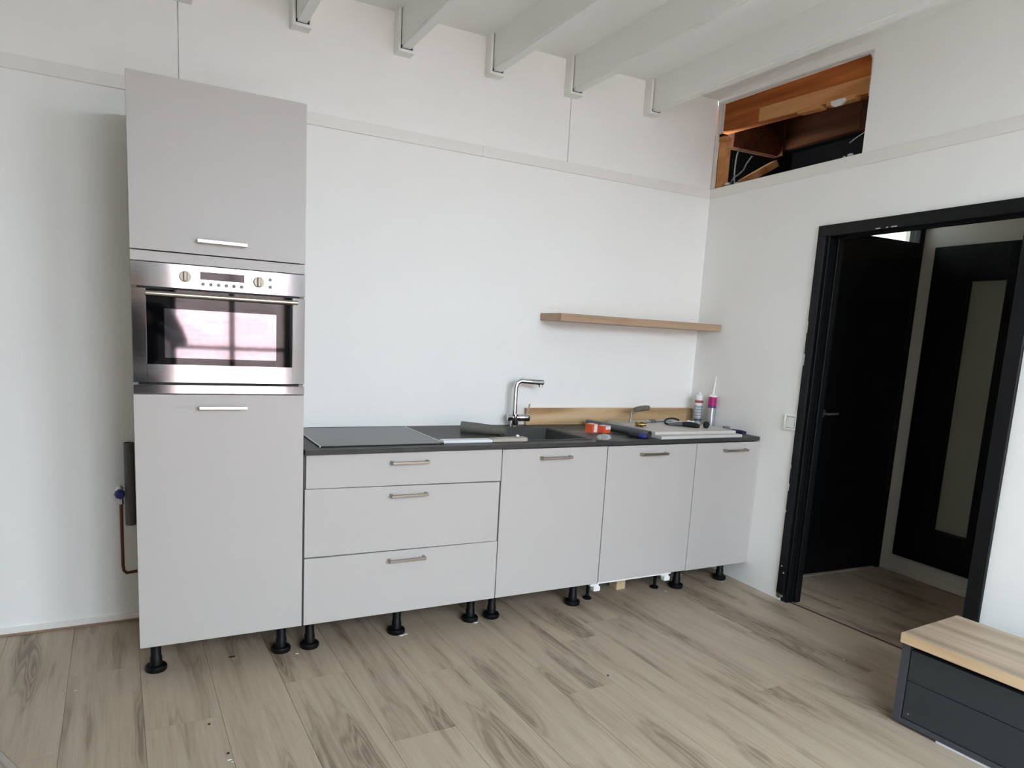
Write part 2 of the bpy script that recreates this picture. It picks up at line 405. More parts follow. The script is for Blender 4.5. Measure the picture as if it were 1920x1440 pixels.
# other walls, ceiling
struct('wall_left', M().box(FX0-.15, FX0, WIN_Y-.2, BY+.02, 0, 3.0), WHITE)
ws = M()
xs = [FX0-.15]
for (x0, x1, z0, z1) in WINDOWS:
    ws.box(xs[-1], x0, WIN_Y-.2, WIN_Y, 0, 3.0); ws.box(x0, x1, WIN_Y-.2, WIN_Y, 0, z0); ws.box(x0, x1, WIN_Y-.2, WIN_Y, z1, 3.0); xs.append(x1)
ws.box(xs[-1], FX1, WIN_Y-.2, WIN_Y, 0, 3.0)
struct('wall_south', ws, WHITE)
ce = struct('ceiling', M().box(FX0-.15, FX1+.2, WIN_Y-.2, 2.2, CEIL+.012, CEIL+.2), WHITE_CEIL)
BEAMS = (.169, .651, 1.132, 1.615, 2.093, 2.633)
seams = [FX0-.15] + [x-.25 for x in (-1.2, -.5)] + [b+.04 for b in BEAMS] + [3.45]
for a, b in zip(seams, seams[1:]):
    obj('ceiling_panel', M().box(a+.0005, b-.0005, WIN_Y-.1, BY+.01, CEIL, CEIL+.012, .001), WHITE_CEIL, ce)
for bx in (-1.28, -.8, -.315) + BEAMS:
    x0, x1, zb = bx+.0175, bx+.068, 2.682
    prof = [(x0+.004, zb), (x1-.004, zb), (x1-.004, zb+.012), (x1, zb+.012), (x1, CEIL), (x0, CEIL), (x0, zb+.012), (x0+.004, zb+.012)]
    bm_ = obj('beam', M().prism(prof, WIN_Y+.01, BY-.004, 'y'), WHITE_CEIL, ce)
    c = M()
    y0, y1 = BY-.066, BY-.001
    c.box(bx, bx+.0135, y0, y1, 2.664, CEIL, .001); c.box(bx+.0135, bx+.083, y0, y1, 2.664, 2.6775, .001); c.box(bx+.0735, bx+.083, y0, y1, 2.6775, CEIL, .001)
    obj('collar', c, WHITE_CEIL, bm_)
    obj('gap_shade_plate', M().box(bx+.0136, bx+.0734, y0+.006, y0+.012, 2.6776, CEIL-.001), GAPSHADE, bm_)  # dark plate added inside the collar, its colour stands in for gap shadow

# windows behind the camera (their light and their reflection are in the picture)
for i, (x0, x1, z0, z1) in enumerate(WINDOWS):
    f = M(); y0, y1 = WIN_Y-.12, WIN_Y-.06; w = .05
    f.box(x0, x0+w, y0, y1, z0, z1); f.box(x1-w, x1, y0, y1, z0, z1); f.box(x0+w, x1-w, y0, y1, z0, z0+w); f.box(x0+w, x1-w, y0, y1, z1-w, z1)
    win = struct('window_%d' % (i+1), f, BLACKM)
    xm = (x0+x1)/2
    obj('mullion', M().box(xm-.022, xm+.022, y0+.005, y1-.005, z0+w, z1-w), BLACKM, win)
    for zz in (1.13, 1.86):
        for a, b in ((x0+w, xm-.022), (xm+.022, x1-w)):
            obj('glazing_bar', M().box(a, b, y0+.01, y1-.01, zz-.016, zz+.016), BLACKM, win)
    zl = [z0+w, 1.13, 1.86, z1-w]
    for a, b in ((x0+w, xm-.022), (xm+.022, x1-w)):
        for c0, c1 in zip(zl, zl[1:]):
            obj('pane', M().box(a, b, y0+.028, y0+.032, c0, c1), PANE, win)
struct('wall_facade', M().box(-9, 14, -8.4, -8.0, -.2, 2.3), BRICK)
struct('ground', M().box(-14, 18, -13, WIN_Y-.2, -.3, -.12), plain('street_paving', srgb(140, 140, 138), .9))

# ------------------------------------------------------------------ hallway behind the doorway
HS, HN = .635, 1.155             # hallway side wall (s) and far wall (n)
wl = M()
wl.box(WT, .42, -HS, -HS+.12, 0, 2.32); wl.box(HN-.012, HN+.1, -HS, -HS+.12, 0, 2.32); wl.box(.42, HN-.012, -HS, -HS+.12, 2.30, 2.32)
struct('wall_hall_side', wl, HALLW, **RW)
wf = M(); wf.box(HN, HN+.1, -2.6, -HS+.0, 0, 2.32); struct('wall_hall_far', wf, HALLW, **RW)
struct('wall_hall_end', M().box(WT, HN+.1, -2.7, -2.6, 0, 2.32), HALLW, **RW)
struct('ceiling_hall', M().box(WT, HN+.1, -2.7, -HS+.12, 2.32, 2.334), HALLW, **RW)
b = struct('baseboard_hall', M().box(HN-.012, HN, -2.6, -.90, 0, .050, .002), HALLW, **RW)
d = struct('trim_4', M().box(.0, .014, -.59, .59, 0.0, .0012), plain('threshold_gap', srgb(52, 46, 40), .8),
           loc=(CO[0]+.072-.0545*1.42, BY-1.42, 0), rot=(0, 0, AN+.10))
# door_1: black frame of the open doorway
J = M(); J.box(-.016, .0, -.935, -.884, .042, 1.958, .002)
d1 = struct('door_1', J, BLACKM, **RW)
jm = M(); jm.box(0, .092, -.948, -.906, .0, 1.984, .002); jm.box(.030, .040, -.954, -.948, 0, 1.958); jm.box(.052, .092, -.962, -.948, 0, 1.958, .002)
obj('jamb', jm, BLACKM, d1)
jm = M(); jm.box(-.016, 0, -1.943, -1.880, 0, 1.958, .002); jm.box(0, .092, -1.924, -1.885, 0, 1.984, .002); jm.box(.052, .092, -1.885, -1.872, 0, 1.958, .002)
obj('jamb', jm, BLACKM, d1)
jm = M(); jm.box(-.016, 0, -1.943, -.884, 1.958, 2.014, .002); jm.box(0, .092, -1.885, -.948, 1.960, 1.984, .002); jm.box(.030, .040, -1.885, -.948, 1.956, 1.960); jm.box(.052, .092, -1.885, -.948, 1.954, 1.960, .002)
obj('lintel', jm, BLACKM, d1)
obj('hinge', M().box(-.006, .004, -1.887, -1.882, 1.655, 1.735, .001).lathe([(.006, 1.65), (.006, 1.74)], (-.004, -1.886, 0), 'z', 10), GREYMET, d1)
ch = M()
for s, z0, z1 in ((.886, 1.47, 1.53), (.888, 1.30, 1.36), (.8845, .74, .765), (.886, .62, .66), (.887, .50, .512)):
    ch.box(-.0172, -.015, -s-.004, -s+.001, z0, z1, .0008)
for s, z in ((.905, .20), (.921, .165), (.93, .035)): ch.lathe([(.0, -.0172), (.004, -.0170), (.004, -.015)], (0, -s, z), 'x', 8)
for s0, s1 in ((1.22, 1.245), (1.275, 1.285), (1.30, 1.33)): ch.box(-.0172, -.015, -s1, -s0, 1.962, 1.967, .0005)
o = obj('chipped_paint', ch, CHIP, d1); o['kind'] = 'stuff'
obj('frame_anchor', M().box(-.004, .0, -.905, -.876, .012, .044, .001).box(-.010, -.004, -.902, -.897, .014, .036), GREYMET, d1)
# door_2: black door with a window light over it, in the hallway's side wall
fr = M(); y0, y1 = -HS-.012, -HS+.06
fr.box(HN-.055, HN-.010, y0, y1, 0, 2.30, .002); fr.box(.40, .44, y0, y1, 0, 2.30, .002); fr.box(.44, HN-.055, y0+.004, y1, 2.04, 2.065, .002); fr.box(.44, HN-.055, y0+.004, y1, 2.28, 2.30)
d2 = struct('door_2', fr, DOORB, **RW)
obj('door_leaf', M().box(.443, HN-.057, -HS-.004, -HS+.036, .012, 2.038, .002), DOORB, d2)
obj('threshold', M().box(.44, HN-.055, -HS-.018, -HS+.05, 0, .008, .002), plain('threshold_wood', srgb(150, 140, 128), .6), d2)
obj('handle', M().tube([(.455, -HS-.005, 1.015), (.455, -HS-.05, 1.015), (.470, -HS-.054, 1.016), (.535, -HS-.05, 1.018)], .0085, 10).lathe([(.025, -HS-.012), (.025, -HS-.002)], (.455, 0, 1.015), 'y', 16), GREYMET, d2)
obj('pane', M().box(.44, HN-.055, -HS+.02, -HS+.025, 2.065, 2.28), PANE, d2)
obj('hinge', M().lathe([(.0, 1.985), (.012, 1.988), (.012, 2.062), (.0, 2.065)], (HN-.046, -HS-.014, 0), 'z', 12), DOORB, d2)
# lit side room seen through the light above that door
sr = M(); sr.box(.3, 2.05, -HS+.12, 1.65, -.12, -.013); sr.box(.3, 2.05, -HS+.02, 1.65, 2.30, 2.325); sr.box(.3, .35, -HS+.12, 1.6, 0, 2.30); sr.box(2.0, 2.05, -HS+.12, 1.6, 0, 2.30); sr.box(.3, 2.05, 1.6, 1.65, 0, 2.30)
struct('wall_side_room', sr, WHITE, **RW)
sl = area('side_room_daylight', Vector(CO)+Vector((1.0, .55, 1.2)), (PI*.62, 0, 0), .9, .9, 1.6, (.9, .95, 1))
# door_3: black panelled door with a tall narrow glass, in the far wall
GS0, GS1, GZ0, GZ1 = .962, 1.175, .335, 1.823
D = M(); n0, n1 = HN-.034, HN-.001
D.box(n0, n1, -GS0, -.738, .122, 2.032, .002); D.box(n0, n1, -1.402, -GS1, .122, 2.032, .002); D.box(n0, n1, -GS1, -GS0, .122, GZ0); D.box(n0, n1, -GS1, -GS0, GZ1, 2.032)
d3 = struct('door_3', D, DOORB, **RW)
obj('glass', M().box(HN-.008, HN-.003, -GS1, -GS0, GZ0, GZ1), FROST, d3)
bd = M(); bd.box(n0+.006, HN-.008, -GS0-.012, -GS0, GZ0, GZ1); bd.box(n0+.006, HN-.008, -GS1, -GS0, GZ0, GZ0+.012)
obj('glazing_bead', bd, BLACKM, d3)

# ------------------------------------------------------------------ inside the opening above the rail
def RP(name, m, mat, label=None): return obj(name, m, mat, wr, None, None, label)
jz = lambda s: 2.687-.052*(s+.01)
RP('joist', Lp([(-.08, jz(-.08)), (1.3, jz(1.3)), (1.3, 2.853), (-.08, 2.853)], .05, .12), JOIST)
RP('batten', Lp([(.315, jz(.315)-.004), (1.25, jz(1.25)-.004), (1.25, jz(1.25)+.076), (.315, jz(.315)+.072)], .036, .05), BATTEN)
RP('stud', M().box(.017, .062, -.078, -.020, 2.336, 2.61, .002), BATTEN)
RP('wooden_block', M().box(.012, .064, -.072, .0, 2.612, 2.642, .002), BATTEN)
RP('wooden_block', M().box(.012, .050, -.045, .0, 2.645, 2.660, .002), DARKWOOD)
RP('plaster_edge', M().box(.02, .05, -.006, .0, 2.66, 2.846), PLASTER)
RP('wooden_block', Lp([(.612, 2.634), (.76, 2.626), (.765, 2.645), (.605, 2.655)], .028, .075), BATTEN)
RP('wooden_block', Lp([(.80, 2.626), (.965, 2.618), (.972, 2.64), (.80, 2.650)], .028, .075), BATTEN)
RP('plaster_edge', Lp([(.84, 2.618), (.86, 2.606), (.90, 2.606), (.925, 2.622), (.92, 2.634), (.835, 2.638)], .018, .03), PLASTER)
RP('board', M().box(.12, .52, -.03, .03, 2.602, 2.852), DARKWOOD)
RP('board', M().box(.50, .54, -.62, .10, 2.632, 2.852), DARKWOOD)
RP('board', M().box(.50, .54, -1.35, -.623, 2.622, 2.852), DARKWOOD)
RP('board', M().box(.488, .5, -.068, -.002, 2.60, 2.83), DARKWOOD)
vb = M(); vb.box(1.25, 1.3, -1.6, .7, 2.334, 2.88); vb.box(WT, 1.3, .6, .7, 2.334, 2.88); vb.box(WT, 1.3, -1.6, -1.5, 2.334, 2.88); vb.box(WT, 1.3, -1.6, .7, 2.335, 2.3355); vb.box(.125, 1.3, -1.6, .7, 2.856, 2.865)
RP('void_shade_lining', vb, VOIDM)  # added near-black lining, the darkness of the void is put into its colour
RP('sill_board', M().box(.016, .09, -1.075, -.0, 2.336, 2.343, .001), DARKWOOD)
bt = thing('timber_offcut', 'pale timber offcut lying inside the wall opening, cut end to the room', 'timber', Vector(CO))
bt.rotation_euler = (0, 0, AN)
P0, P1 = Vector((.09, -.17, 2.362)), Vector((.30, -.205, 2.492))
tm = M(); dv = (P1-P0); L = dv.length
tm.box(0, L, -.034, .034, -.02, .02, .002); q = dv.to_track_quat('X', 'Z').to_matrix().to_4x4(); tm.xf(Matrix.Translation(P0) @ q)
obj('offcut_body', tm, BATTEN, bt)
tag(obj('electric_cable', M().tube([(.062, -.098, 2.352), (.062, -.125, 2.392), (.062, -.161, 2.404), (.062, -.205, 2.427), (.064, -.222, 2.457), (.085, -.24, 2.50)], .0045, 8, sub=4), CABLE, None, CO, (0, 0, AN)), 'grey electric cable looping up at the left of the wall opening', 'cable')
tag(obj('electric_wire', M().tube([(.06, -.945, 2.420), (.062, -.985, 2.44), (.065, -1.022, 2.455), (.07, -1.09, 2.48)], .0024, 8), plain('bare_wire', srgb(196, 196, 190), .5), None, CO, (0, 0, AN)), 'thin pale wire sticking out at the right of the wall opening', 'wire')
tag(obj('electric_cable', M().tube([(.2, -.0, 2.60), (.14, -.05, 2.56), (.12, -.065, 2.48), (.10, -.09, 2.40), (.09, -.11, 2.345)], .004, 8, sub=4), CABLE, None, CO, (0, 0, AN)), 'dark hanging cable behind the pale stud in the wall opening', 'cable')
cb = M()
for s, n, z, r in ((.11, .03, 2.350, .020), (.185, .03, 2.345, .010), (.205, .025, 2.345, .008), (.985, .03, 2.346, .016), (.95, .03, 2.345, .009)):
    bmesh.ops.create_icosphere(cb.b, subdivisions=1, radius=r, matrix=Matrix.Translation((n, -s, z+r*.25)) @ Matrix.Diagonal((.6, 1.2, .55, 1)))
o = obj('plaster_debris', cb, PLASTER, None, CO, (0, 0, AN)); o['kind'] = 'stuff'; tag(o, 'white plaster crumbs on the sill of the wall opening', 'debris')

# ------------------------------------------------------------------ fitted kitchen: fronts stand in the plane y = 0
ZB, ZT, TH = .131, .852, .019
def bar_handle(xc, z, parent, mat=HANDLE, y0=-TH, flat=False):
    h = M(); L = .085
    if flat:
        h.box(xc-L, xc+L, -.030, -.022, z-.0065, z+.0065, .0015); h.box(xc-L+.004, xc-L+.012, -.022, 0, z-.005, z+.005); h.box(xc+L-.012, xc+L-.004, -.022, 0, z-.005, z+.005)
    else:
        h.box(xc-L, xc+L, -.032, -.024, z-.0065, z+.0065, .002); h.box(xc-L, xc-L+.010, -.026, 0, z-.0065, z+.0065, .001); h.box(xc+L-.010, xc+L, -.026, 0, z-.0065, z+.0065, .001)
    return obj('handle', h, mat, parent)
def legs(parent, pts, top=.135):
    for x, y in pts:
        l = obj('leg', M().lathe([(.0, .012), (.022, .012), (.022, .055), (.019, .06), (.019, top), (.0, top)], (x, y, 0), 'z', 20), BLACKP, parent)
        f = M().lathe([(.0, 0), (.037, .0), (.040, .004), (.040, .017), (.036, .022), (.022, .024), (.0, .024)], (x, y, 0), 'z', 24)
        obj('foot', f, BLACKP, l)
def front(x0, x1, z0, z1, parent, name='door', tilt=0, poly=None):
    if poly: return obj(name, M().prism(poly, 0, TH, 'y', .0008), FRONT, parent)
    return obj(name, M().box(x0, x1, 0, TH, z0, z1, .0008), FRONT, parent)
def carcass(x0, x1, parent, z0=ZB, z1=ZT, y1=.585):
    c = M(); t = .018
    c.box(x0, x0+t, TH+.001, y1, z0, z1); c.box(x1-t, x1, TH+.001, y1, z0, z1); c.box(x0+t, x1-t, TH+.001, y1, z0, z0+t); c.box(x0+t, x1-t, y1-.008, y1, z0+t, z1)
    return obj('carcass', c, CARC, parent)
G = .0012
# tall unit with the oven niche
tc_ = thing('tall_cabinet', 'tall grey larder cabinet with built-in oven, left end of kitchen row', 'cabinet')
c = M(); x0, x1 = .0, .6
c.box(x0+.001, x0+.019, TH+.001, .612, ZB, 2.184); c.box(x1-.019, x1-.001, TH+.001, .612, ZB, 2.184)
for z in (ZB, 1.078, 1.563, 2.166): c.box(x0+.019, x1-.019, TH+.001, .612, z, z+.018)
c.box(x0+.019, x1-.019, .60, .612, ZB+.018, 2.166)
obj('carcass', c, FRONT2, tc_)
up = front(.0015, .5985, 1.6025, 2.184, tc_, 'door'); bar_handle(.300, 1.6475, up, HANDLE2, flat=True)
front(.0015, .5985, 1.5635, 1.5985, tc_, 'filler_panel')
lo = front(.0015, .5985, ZB, 1.0945, tc_, 'door'); bar_handle(.2995, 1.0475, lo, HANDLE2, flat=True)
legs(tc_, [(.056, .08), (.53, .076), (.056, .52), (.53, .52)])
# oven
ov = thing('built_in_oven', 'stainless compact oven with black glass door, built into tall cabinet', 'oven', (0, 0, 0))
o_ = M().box(.022, .578, .004, .55, 1.0975, 1.5605); obj('body', o_, BLACKP, ov)
YF = -.004
cp = obj('control_panel', M().box(.002, .598, YF, .010, 1.4765, 1.5605, .001), STEEL, ov)
for xc, zc in ((.175, 1.5195), (.427, 1.5195)):
    kn = obj('knob', M().lathe([(.0195, 0), (.0195, -.006), (.0175, -.010), (.0, -.010)], (xc, YF, zc), 'y', 28), KNOB, ov)
    g = M().box(xc-.0055, xc+.0055, YF-.019, YF-.008, zc-.0165, zc+.0165, .002)
    obj('grip', g, KNOB, kn)
    obj('grip_shadow_line', M().box(xc-.0072, xc-.0058, YF-.0115, YF-.0095, zc-.0165, zc+.0165).box(xc+.0058, xc+.0072, YF-.0115, YF-.0095, zc-.0165, zc+.0165), KNOBDARK, kn)
obj('display', M().box(.2245, .376, YF-.0012, YF+.001, 1.513, 1.541, .0004), DISPLAY, ov)
for xc, zc in [(.234+.0264*i, 1.4973) for i in range(6)] + [(.468, 1.5318), (.468, 1.505)]:
    bt_ = obj('button', M().lathe([(.0062, 0), (.0062, -.0025), (.005, -.0035), (.0, -.0035)], (xc, YF, zc), 'y', 16), BTN, ov)
    obj('button_cap', M().lathe([(.0026, -.003), (.0024, -.0045), (0, -.0047)], (xc, YF, zc), 'y', 10), plain('cap_grey', srgb(150, 150, 148), .4), bt_)
mk = M()
for xc in (.175, .427):
    for a in range(-4, 5):
        t_ = a*.42 + PI/2
        px, pz = xc+.029*math.cos(t_), 1.5195+.029*math.sin(t_)
        mk.box(px-.0012, px+.0012, YF-.0004, YF, pz-.0008, pz+.0008)
obj('scale_marks', mk, plain('scale_print', srgb(150, 146, 146), .5), ov)['kind'] = 'stuff'
dr = M()
dr.box(.002, .048, YF, .012, 1.1395, 1.470, .001); dr.box(.5515, .598, YF, .012, 1.1395, 1.470, .001); dr.box(.048, .5515, YF, .012, 1.1395, 1.2035)
od = obj('door', dr, STEEL, ov)
gw = M(); z0, z1, x0, x1 = 1.2035, 1.470, .048, .5515; a0, a1, c0, c1 = .1055, .4915, 1.228, 1.4025
gw.box(x0, a0, YF+.002, .010, z0, z1); gw.box(a1, x1, YF+.002, .010, z0, z1); gw.box(a0, a1, YF+.002, .010, z0, c0); gw.box(a0, a1, YF+.002, .010, c1, z1)
obj('door_glass', gw, OVENBLACK, od)
obj('viewing_window', M().box(a0, a1, YF+.002, .010, c0, c1), OVENINNER, od)
hb = M().tube([(.046, YF-.038, 1.452), (.562, YF-.038, 1.452)], .0085, 18)
for xc in (.075, .53): hb.tube([(xc, YF-.036, 1.452), (xc, YF+.003, 1.452)], .006, 10)
obj('handle', hb, BARSTEEL, od)
vs_ = obj('lower_panel', M().box(.002, .598, YF, .010, 1.0985, 1.130, .001), STEEL, ov)
obj('emblem', M().lathe([(.0095, 0), (.0095, -.001), (.0, -.001)], (.343, YF, 1.1145), 'y', 24), CHROME, vs_)
def text_mesh(txt, size, mat, name, parent, loc, rot):
    cu = bpy.data.curves.new(name, 'FONT'); cu.body = txt; cu.size = size; cu.align_x = 'CENTER'; cu.align_y = 'CENTER'; cu.extrude = .0002
    to = bpy.data.objects.new(name, cu); COL.objects.link(to)
    bpy.context.view_layer.update()
    me = bpy.data.meshes.new_from_object(to.evaluated_get(bpy.context.evaluated_depsgraph_get()))
    bpy.data.objects.remove(to); me.materials.clear(); me.materials.append(mat)
    o = bpy.data.objects.new(name, me); COL.objects.link(o); o.parent = parent; o.location = loc; o.rotation_euler = rot
    return o
text_mesh('Pelgrim', .0105, INK, 'lettering', od, (.297, YF-.0003, 1.171), (PI/2, 0, 0))

# drawer unit, sink unit, dishwasher, end unit
dc = thing('drawer_cabinet', 'wide grey drawer cabinet under the hob with three drawers', 'cabinet')
carcass(.604, 1.5, dc)
x0, x1 = .6065, 1.5005
for poly, hz in (([(x0+.004, .7135), (x1, .7035), (x1, ZT), (x0+.004, ZT)], .811),
                 ([(x0, .4235), (x1-.004, .4155), (x1-.004, .6985), (x0, .7115)], .667),
                 ([(x0, ZB), (x1, ZB), (x1, .4130), (x0, .4175)], .3775)):
    d_ = front(0, 0, 0, 0, dc, 'drawer', poly=poly)
    bar_handle(1.049, hz, d_)
legs(dc, [(.648, .072), (1.041, .075), (1.417, .084), (.648, .50), (1.417, .50)])
sc_ = thing('sink_cabinet', 'grey sink base cabinet with one door, right of the drawers', 'cabinet')
carcass(1.504, 2.098, sc_)
d_ = front(1.5045, 2.0985, ZB, ZT-.002, sc_); bar_handle(1.7925, .8065, d_)
legs(sc_, [(1.532, .083), (2.01, .086), (1.532, .50), (2.01, .50)])
dw = thing('dishwasher', 'integrated dishwasher behind grey door, white plastic brackets at bottom', 'dishwasher')
obj('body', M().box(2.106, 2.690, TH+.003, .57, ZB+.008, ZT-.004), plain('appliance_grey', srgb(150, 150, 150), .5), dw)
d_ = front(2.1030, 2.6915, ZB+.003, ZT-.003, dw); bar_handle(2.392, .8050, d_)
obj('base_strip', M().box(2.106, 2.60, .008, .03, ZB-.008, ZB+.003, .001), WPLAST, dw)
for xc in (2.104, 2.575):
    br_ = M(); br_.box(xc-.030, xc+.0, .022, .05, ZB-.024, ZB-.006, .002); br_.box(xc-.010, xc+.030, .018, .05, ZB-.052, ZB-.026, .003); br_.box(xc+.0, xc+.022, .022, .05, ZB-.028, ZB+.004, .002)
    br_ = obj('bracket', br_, WPLAST, dw)
for xc, yc in ((2.129, .122), (2.594, .127)):
    obj('foot', M().lathe([(0, 0), (.022, 0), (.024, .006), (.018, .012), (.009, .016), (.009, .14), (0, .14)], (xc, yc, 0), 'z', 16), BLACKP, dw)
ec = thing('end_cabinet', 'narrow grey base cabinet at the right end against the wall', 'cabinet')
carcass(2.698, 3.160, ec)
d_ = front(2.6955, 3.1655, ZB, ZT-.003, ec); bar_handle(2.9725, .8075, d_)
legs(ec, [(2.712+.012, .095), (3.08, .117), (2.73, .50), (3.08, .50)])
tag(obj('wooden_block', M().box(2.36, 2.42, .17, .24, 0, .11, .002), PINE), 'short pine block standing on the floor under the dishwasher', 'block')

# worktop with a cut-out for the sink
WZ0, WZ1 = .856, .876
SX0, SX1, SY0, SY1 = 1.615, 2.030, .078, .488
HX0, HX1, HY0, HY1 = .672, 1.232, .040, .565
def yf(x): return -.018 + .019*(x-.603)/2.56
wm = M()
def wp(poly): wm.prism(poly, WZ0, WZ1, 'z')
wp([(.6035, yf(.6035)), (SX0, yf(SX0)), (SX0, BY-.003), (.6035, BY-.003)])
wp([(SX0, yf(SX0)), (SX1, yf(SX1)), (SX1, SY0), (SX0, SY0)])
wp([(SX0, SY1), (SX1, SY1), (SX1, BY-.003), (SX0, BY-.003)])
wp([(SX1, yf(SX1)), (3.1660, .001), (3.1985, BY-.003), (SX1, BY-.003)])
wt = obj('worktop', wm, STONE)
tag(wt, 'long dark slate-grey worktop over the base cabinets', 'worktop')
sk = thing('sink', 'square dark grey inset sink basin in worktop below chrome tap', 'sink')
s_ = M(); zt, zb, t = WZ1+.0008, .695, .006
def ring(x0, x1, y0, y1, z): return [s_.b.verts.new(p) for p in ((x0, y0, z), (x1, y0, z), (x1, y1, z), (x0, y1, z))]
R0 = ring(SX0-.012, SX1+.012, SY0-.012, SY1+.012, zt); R1 = ring(SX0+.002, SX1-.002, SY0+.002, SY1-.002, zt); R2 = ring(SX0+.014, SX1-.014, SY0+.014, SY1-.014, zb)
R3 = ring(SX0+.0, SX1-.0, SY0, SY1, zt-.002)
for A, B in ((R0, R1), (R1, R2)):
    for i in range(4): s_.b.faces.new((A[i], A[(i+1) % 4], B[(i+1) % 4], B[i]))
s_.b.faces.new(R2)
bmesh.ops.delete(s_.b, geom=R3, context='VERTS')
bmesh.ops.bevel(s_.b, geom=[e for e in s_.b.edges if e.verts[0] in R1+R2 and e.verts[1] in R1+R2], offset=.006, segments=2, affect='EDGES', profile=.5)
sb = obj('basin', s_, SINKM, sk)
sm_ = sb.modifiers.new('thickness', 'SOLIDIFY'); sm_.thickness = .004; sm_.offset = 1
obj('drain', M().lathe([(.044, zb-.001), (.044, zb+.003), (.035, zb+.004), (.030, zb+.001), (0, zb+.001)], ((SX0+SX1)/2, .30, 0), 'z', 24), CHROME, sk)
ofl = M(); ofl.box(1.835, 1.885, SY1-.0075, SY1-.004, .826, .840, .001)
obj('overflow', ofl, PVCIN, sk)
# hob
hb_ = thing('hob', 'black glass induction hob with thin steel side strips set in worktop', 'hob')
obj('glass_plate', M().box(HX0+.006, HX1-.006, HY0, HY1, WZ1+.0008, WZ1+.0055, .001), HOBG, hb_)
for x0, x1 in ((HX0, HX0+.0055), (HX1-.0055, HX1)):
    obj('side_strip', M().box(x0, x1, HY0, HY1, WZ1+.0008, WZ1+.007, .001), HANDLE2, hb_)
# tap
fx, fy = 1.858, .548
tp = thing('kitchen_tap', 'angular chrome mixer tap behind the sink, spout turned right', 'tap', (fx, fy, WZ1))
obj('base', M().lathe([(0, 0), (.026, 0), (.026, .004), (.0215, .008), (.0215, .070), (0, .070)], (0, 0, 0), 'z', 28), CHROME, tp)
dx = Vector((.98, -.2, 0)).normalized()
bd = M().lathe([(0, -.046), (.0185, -.046), (.020, -.044), (.020, .050), (0, .050)], (0, 0, 0), 'x', 24)
bd.xf(Matrix.Translation((.004, 0, .051)) @ Matrix.Rotation(math.atan2(dx.y, dx.x), 4, 'Z'))
obj('valve_body', bd, CHROME, tp)
bd = M().lathe([(0, .051), (.0205, .051), (.0205, .078), (.019, .080), (0, .080)], (0, 0, 0), 'x', 24)
bd.xf(Matrix.Translation((.004, 0, .051)) @ Matrix.Rotation(math.atan2(dx.y, dx.x), 4, 'Z'))
lv = obj('lever_cap', bd, CHROME, tp)
obj('lever', M().tube([dx*.068+Vector((0, 0, .066)), dx*.084+Vector((0, 0, .128))], [.005, .0045], 12), HANDLE, lv)
sp = M().tube([(-.004, 0, .068), (-.004, 0, .232)], .0145, 20)
sp2 = M()
pts = [(-.004, 0, .068), (-.004, 0, .215), (.004, -.002, .243), (.024, -.006, .254), (.118, -.025, .249)]
obj('spout', M().tube(pts, .0145, 20), CHROME, tp); sp.b.free(); sp2.b.free()
obj('spray_head', M().lathe([(0, 0), (.0155, 0), (.0155, .034), (.013, .037), (0, .037)], (0, 0, 0), 'x', 20).xf(Matrix.Translation((.116, -.0247, .249)) @ Matrix.Rotation(-.2, 4, 'Z')).lathe([(0, .222), (.011, .222), (.011, .240), (0, .240)], (.136, -.029, 0), 'z', 16), CHROME, tp)
# oak upstand and shelf
tag(obj('oak_upstand', M().box(1.962, 3.192, .600, BY-.0015, WZ1+.0005, .972, .001), OAK), 'pale oak upstand board along wall behind the sink end of worktop', 'board')
tag(obj('wall_shelf', M().box(2.030, 3.186, .408, BY-.001, 1.466, 1.5065, .0015), SHELF), 'floating light oak shelf on back wall reaching to the corner', 'shelf')

# ------------------------------------------------------------------ loose things on the worktop
Z = WZ1+.0003
tag(obj('pipe_insulation', M().tube([(1.462, .385, Z+.0285), (1.52, .345, Z+.027), (1.58, .30, Z+.0245), (1.645, .245, Z+.023)], [.0275, .0265, .024, .0225], 22, sub=3), FOAM), 'bent grey foam pipe sleeve lying beside the sink, left of tap', 'pipe sleeve')
tag(obj('paper_strip', M().box(0, .245, -.027, .027, 0, .013, .002), PAPER, None, (1.232, .085, Z), (0, 0, -.02)), 'white folded paper strip at front edge of worktop right of hob', 'paper')
bg_ = M().box(0, .185, -.026, .026, 0, .015, .002)
for v in bg_.b.verts:
    if v.co.z > .01: v.co.z += .004*math.sin(v.co.x*40)
bgs = obj('card_strip', bg_, BEIGE, None, (1.480, .083, Z), (0, 0, -.01)); tag(bgs, 'beige card strip end to end with white paper strip, across sink corner', 'card')
tag(obj('wall_plug', M().lathe([(0, 0), (.008, .002), (.009, .008), (.004, .012), (0, .012)], (0, 0, 0), 'z', 12), WPLAST, None, (1.618, .074, Z+.019)), 'tiny white plug lying on the beige card strip', 'plug')
PZ1, PZ2 = Z+.0155, Z+.0315
def panel(name, sx, sy, loc, rz, label):
    t = thing(name, label, 'panel', loc, rz)
    obj('board', M().box(0.001, sx-.001, .001, sy, 0, .0150), PANEL, t)
    e = M(); e.box(0, sx, 0, .001, 0, .0150); e.box(sx-.001, sx, .001, sy, 0, .0150); e.box(0, .001, .001, sy, 0, .0150)
    obj('edge_band', e, PANELEDGE, t); return t
panel('grey_panel', .590, .46, (2.448, .008, Z), .010, 'pale grey cabinet panel lying lowest on right end of worktop')
panel('grey_panel', .572, .45, (2.452, .066, PZ1+.0003), -.025, 'pale grey cabinet panel resting crookedly on top of another panel')
P2 = Z+.0308+.0004
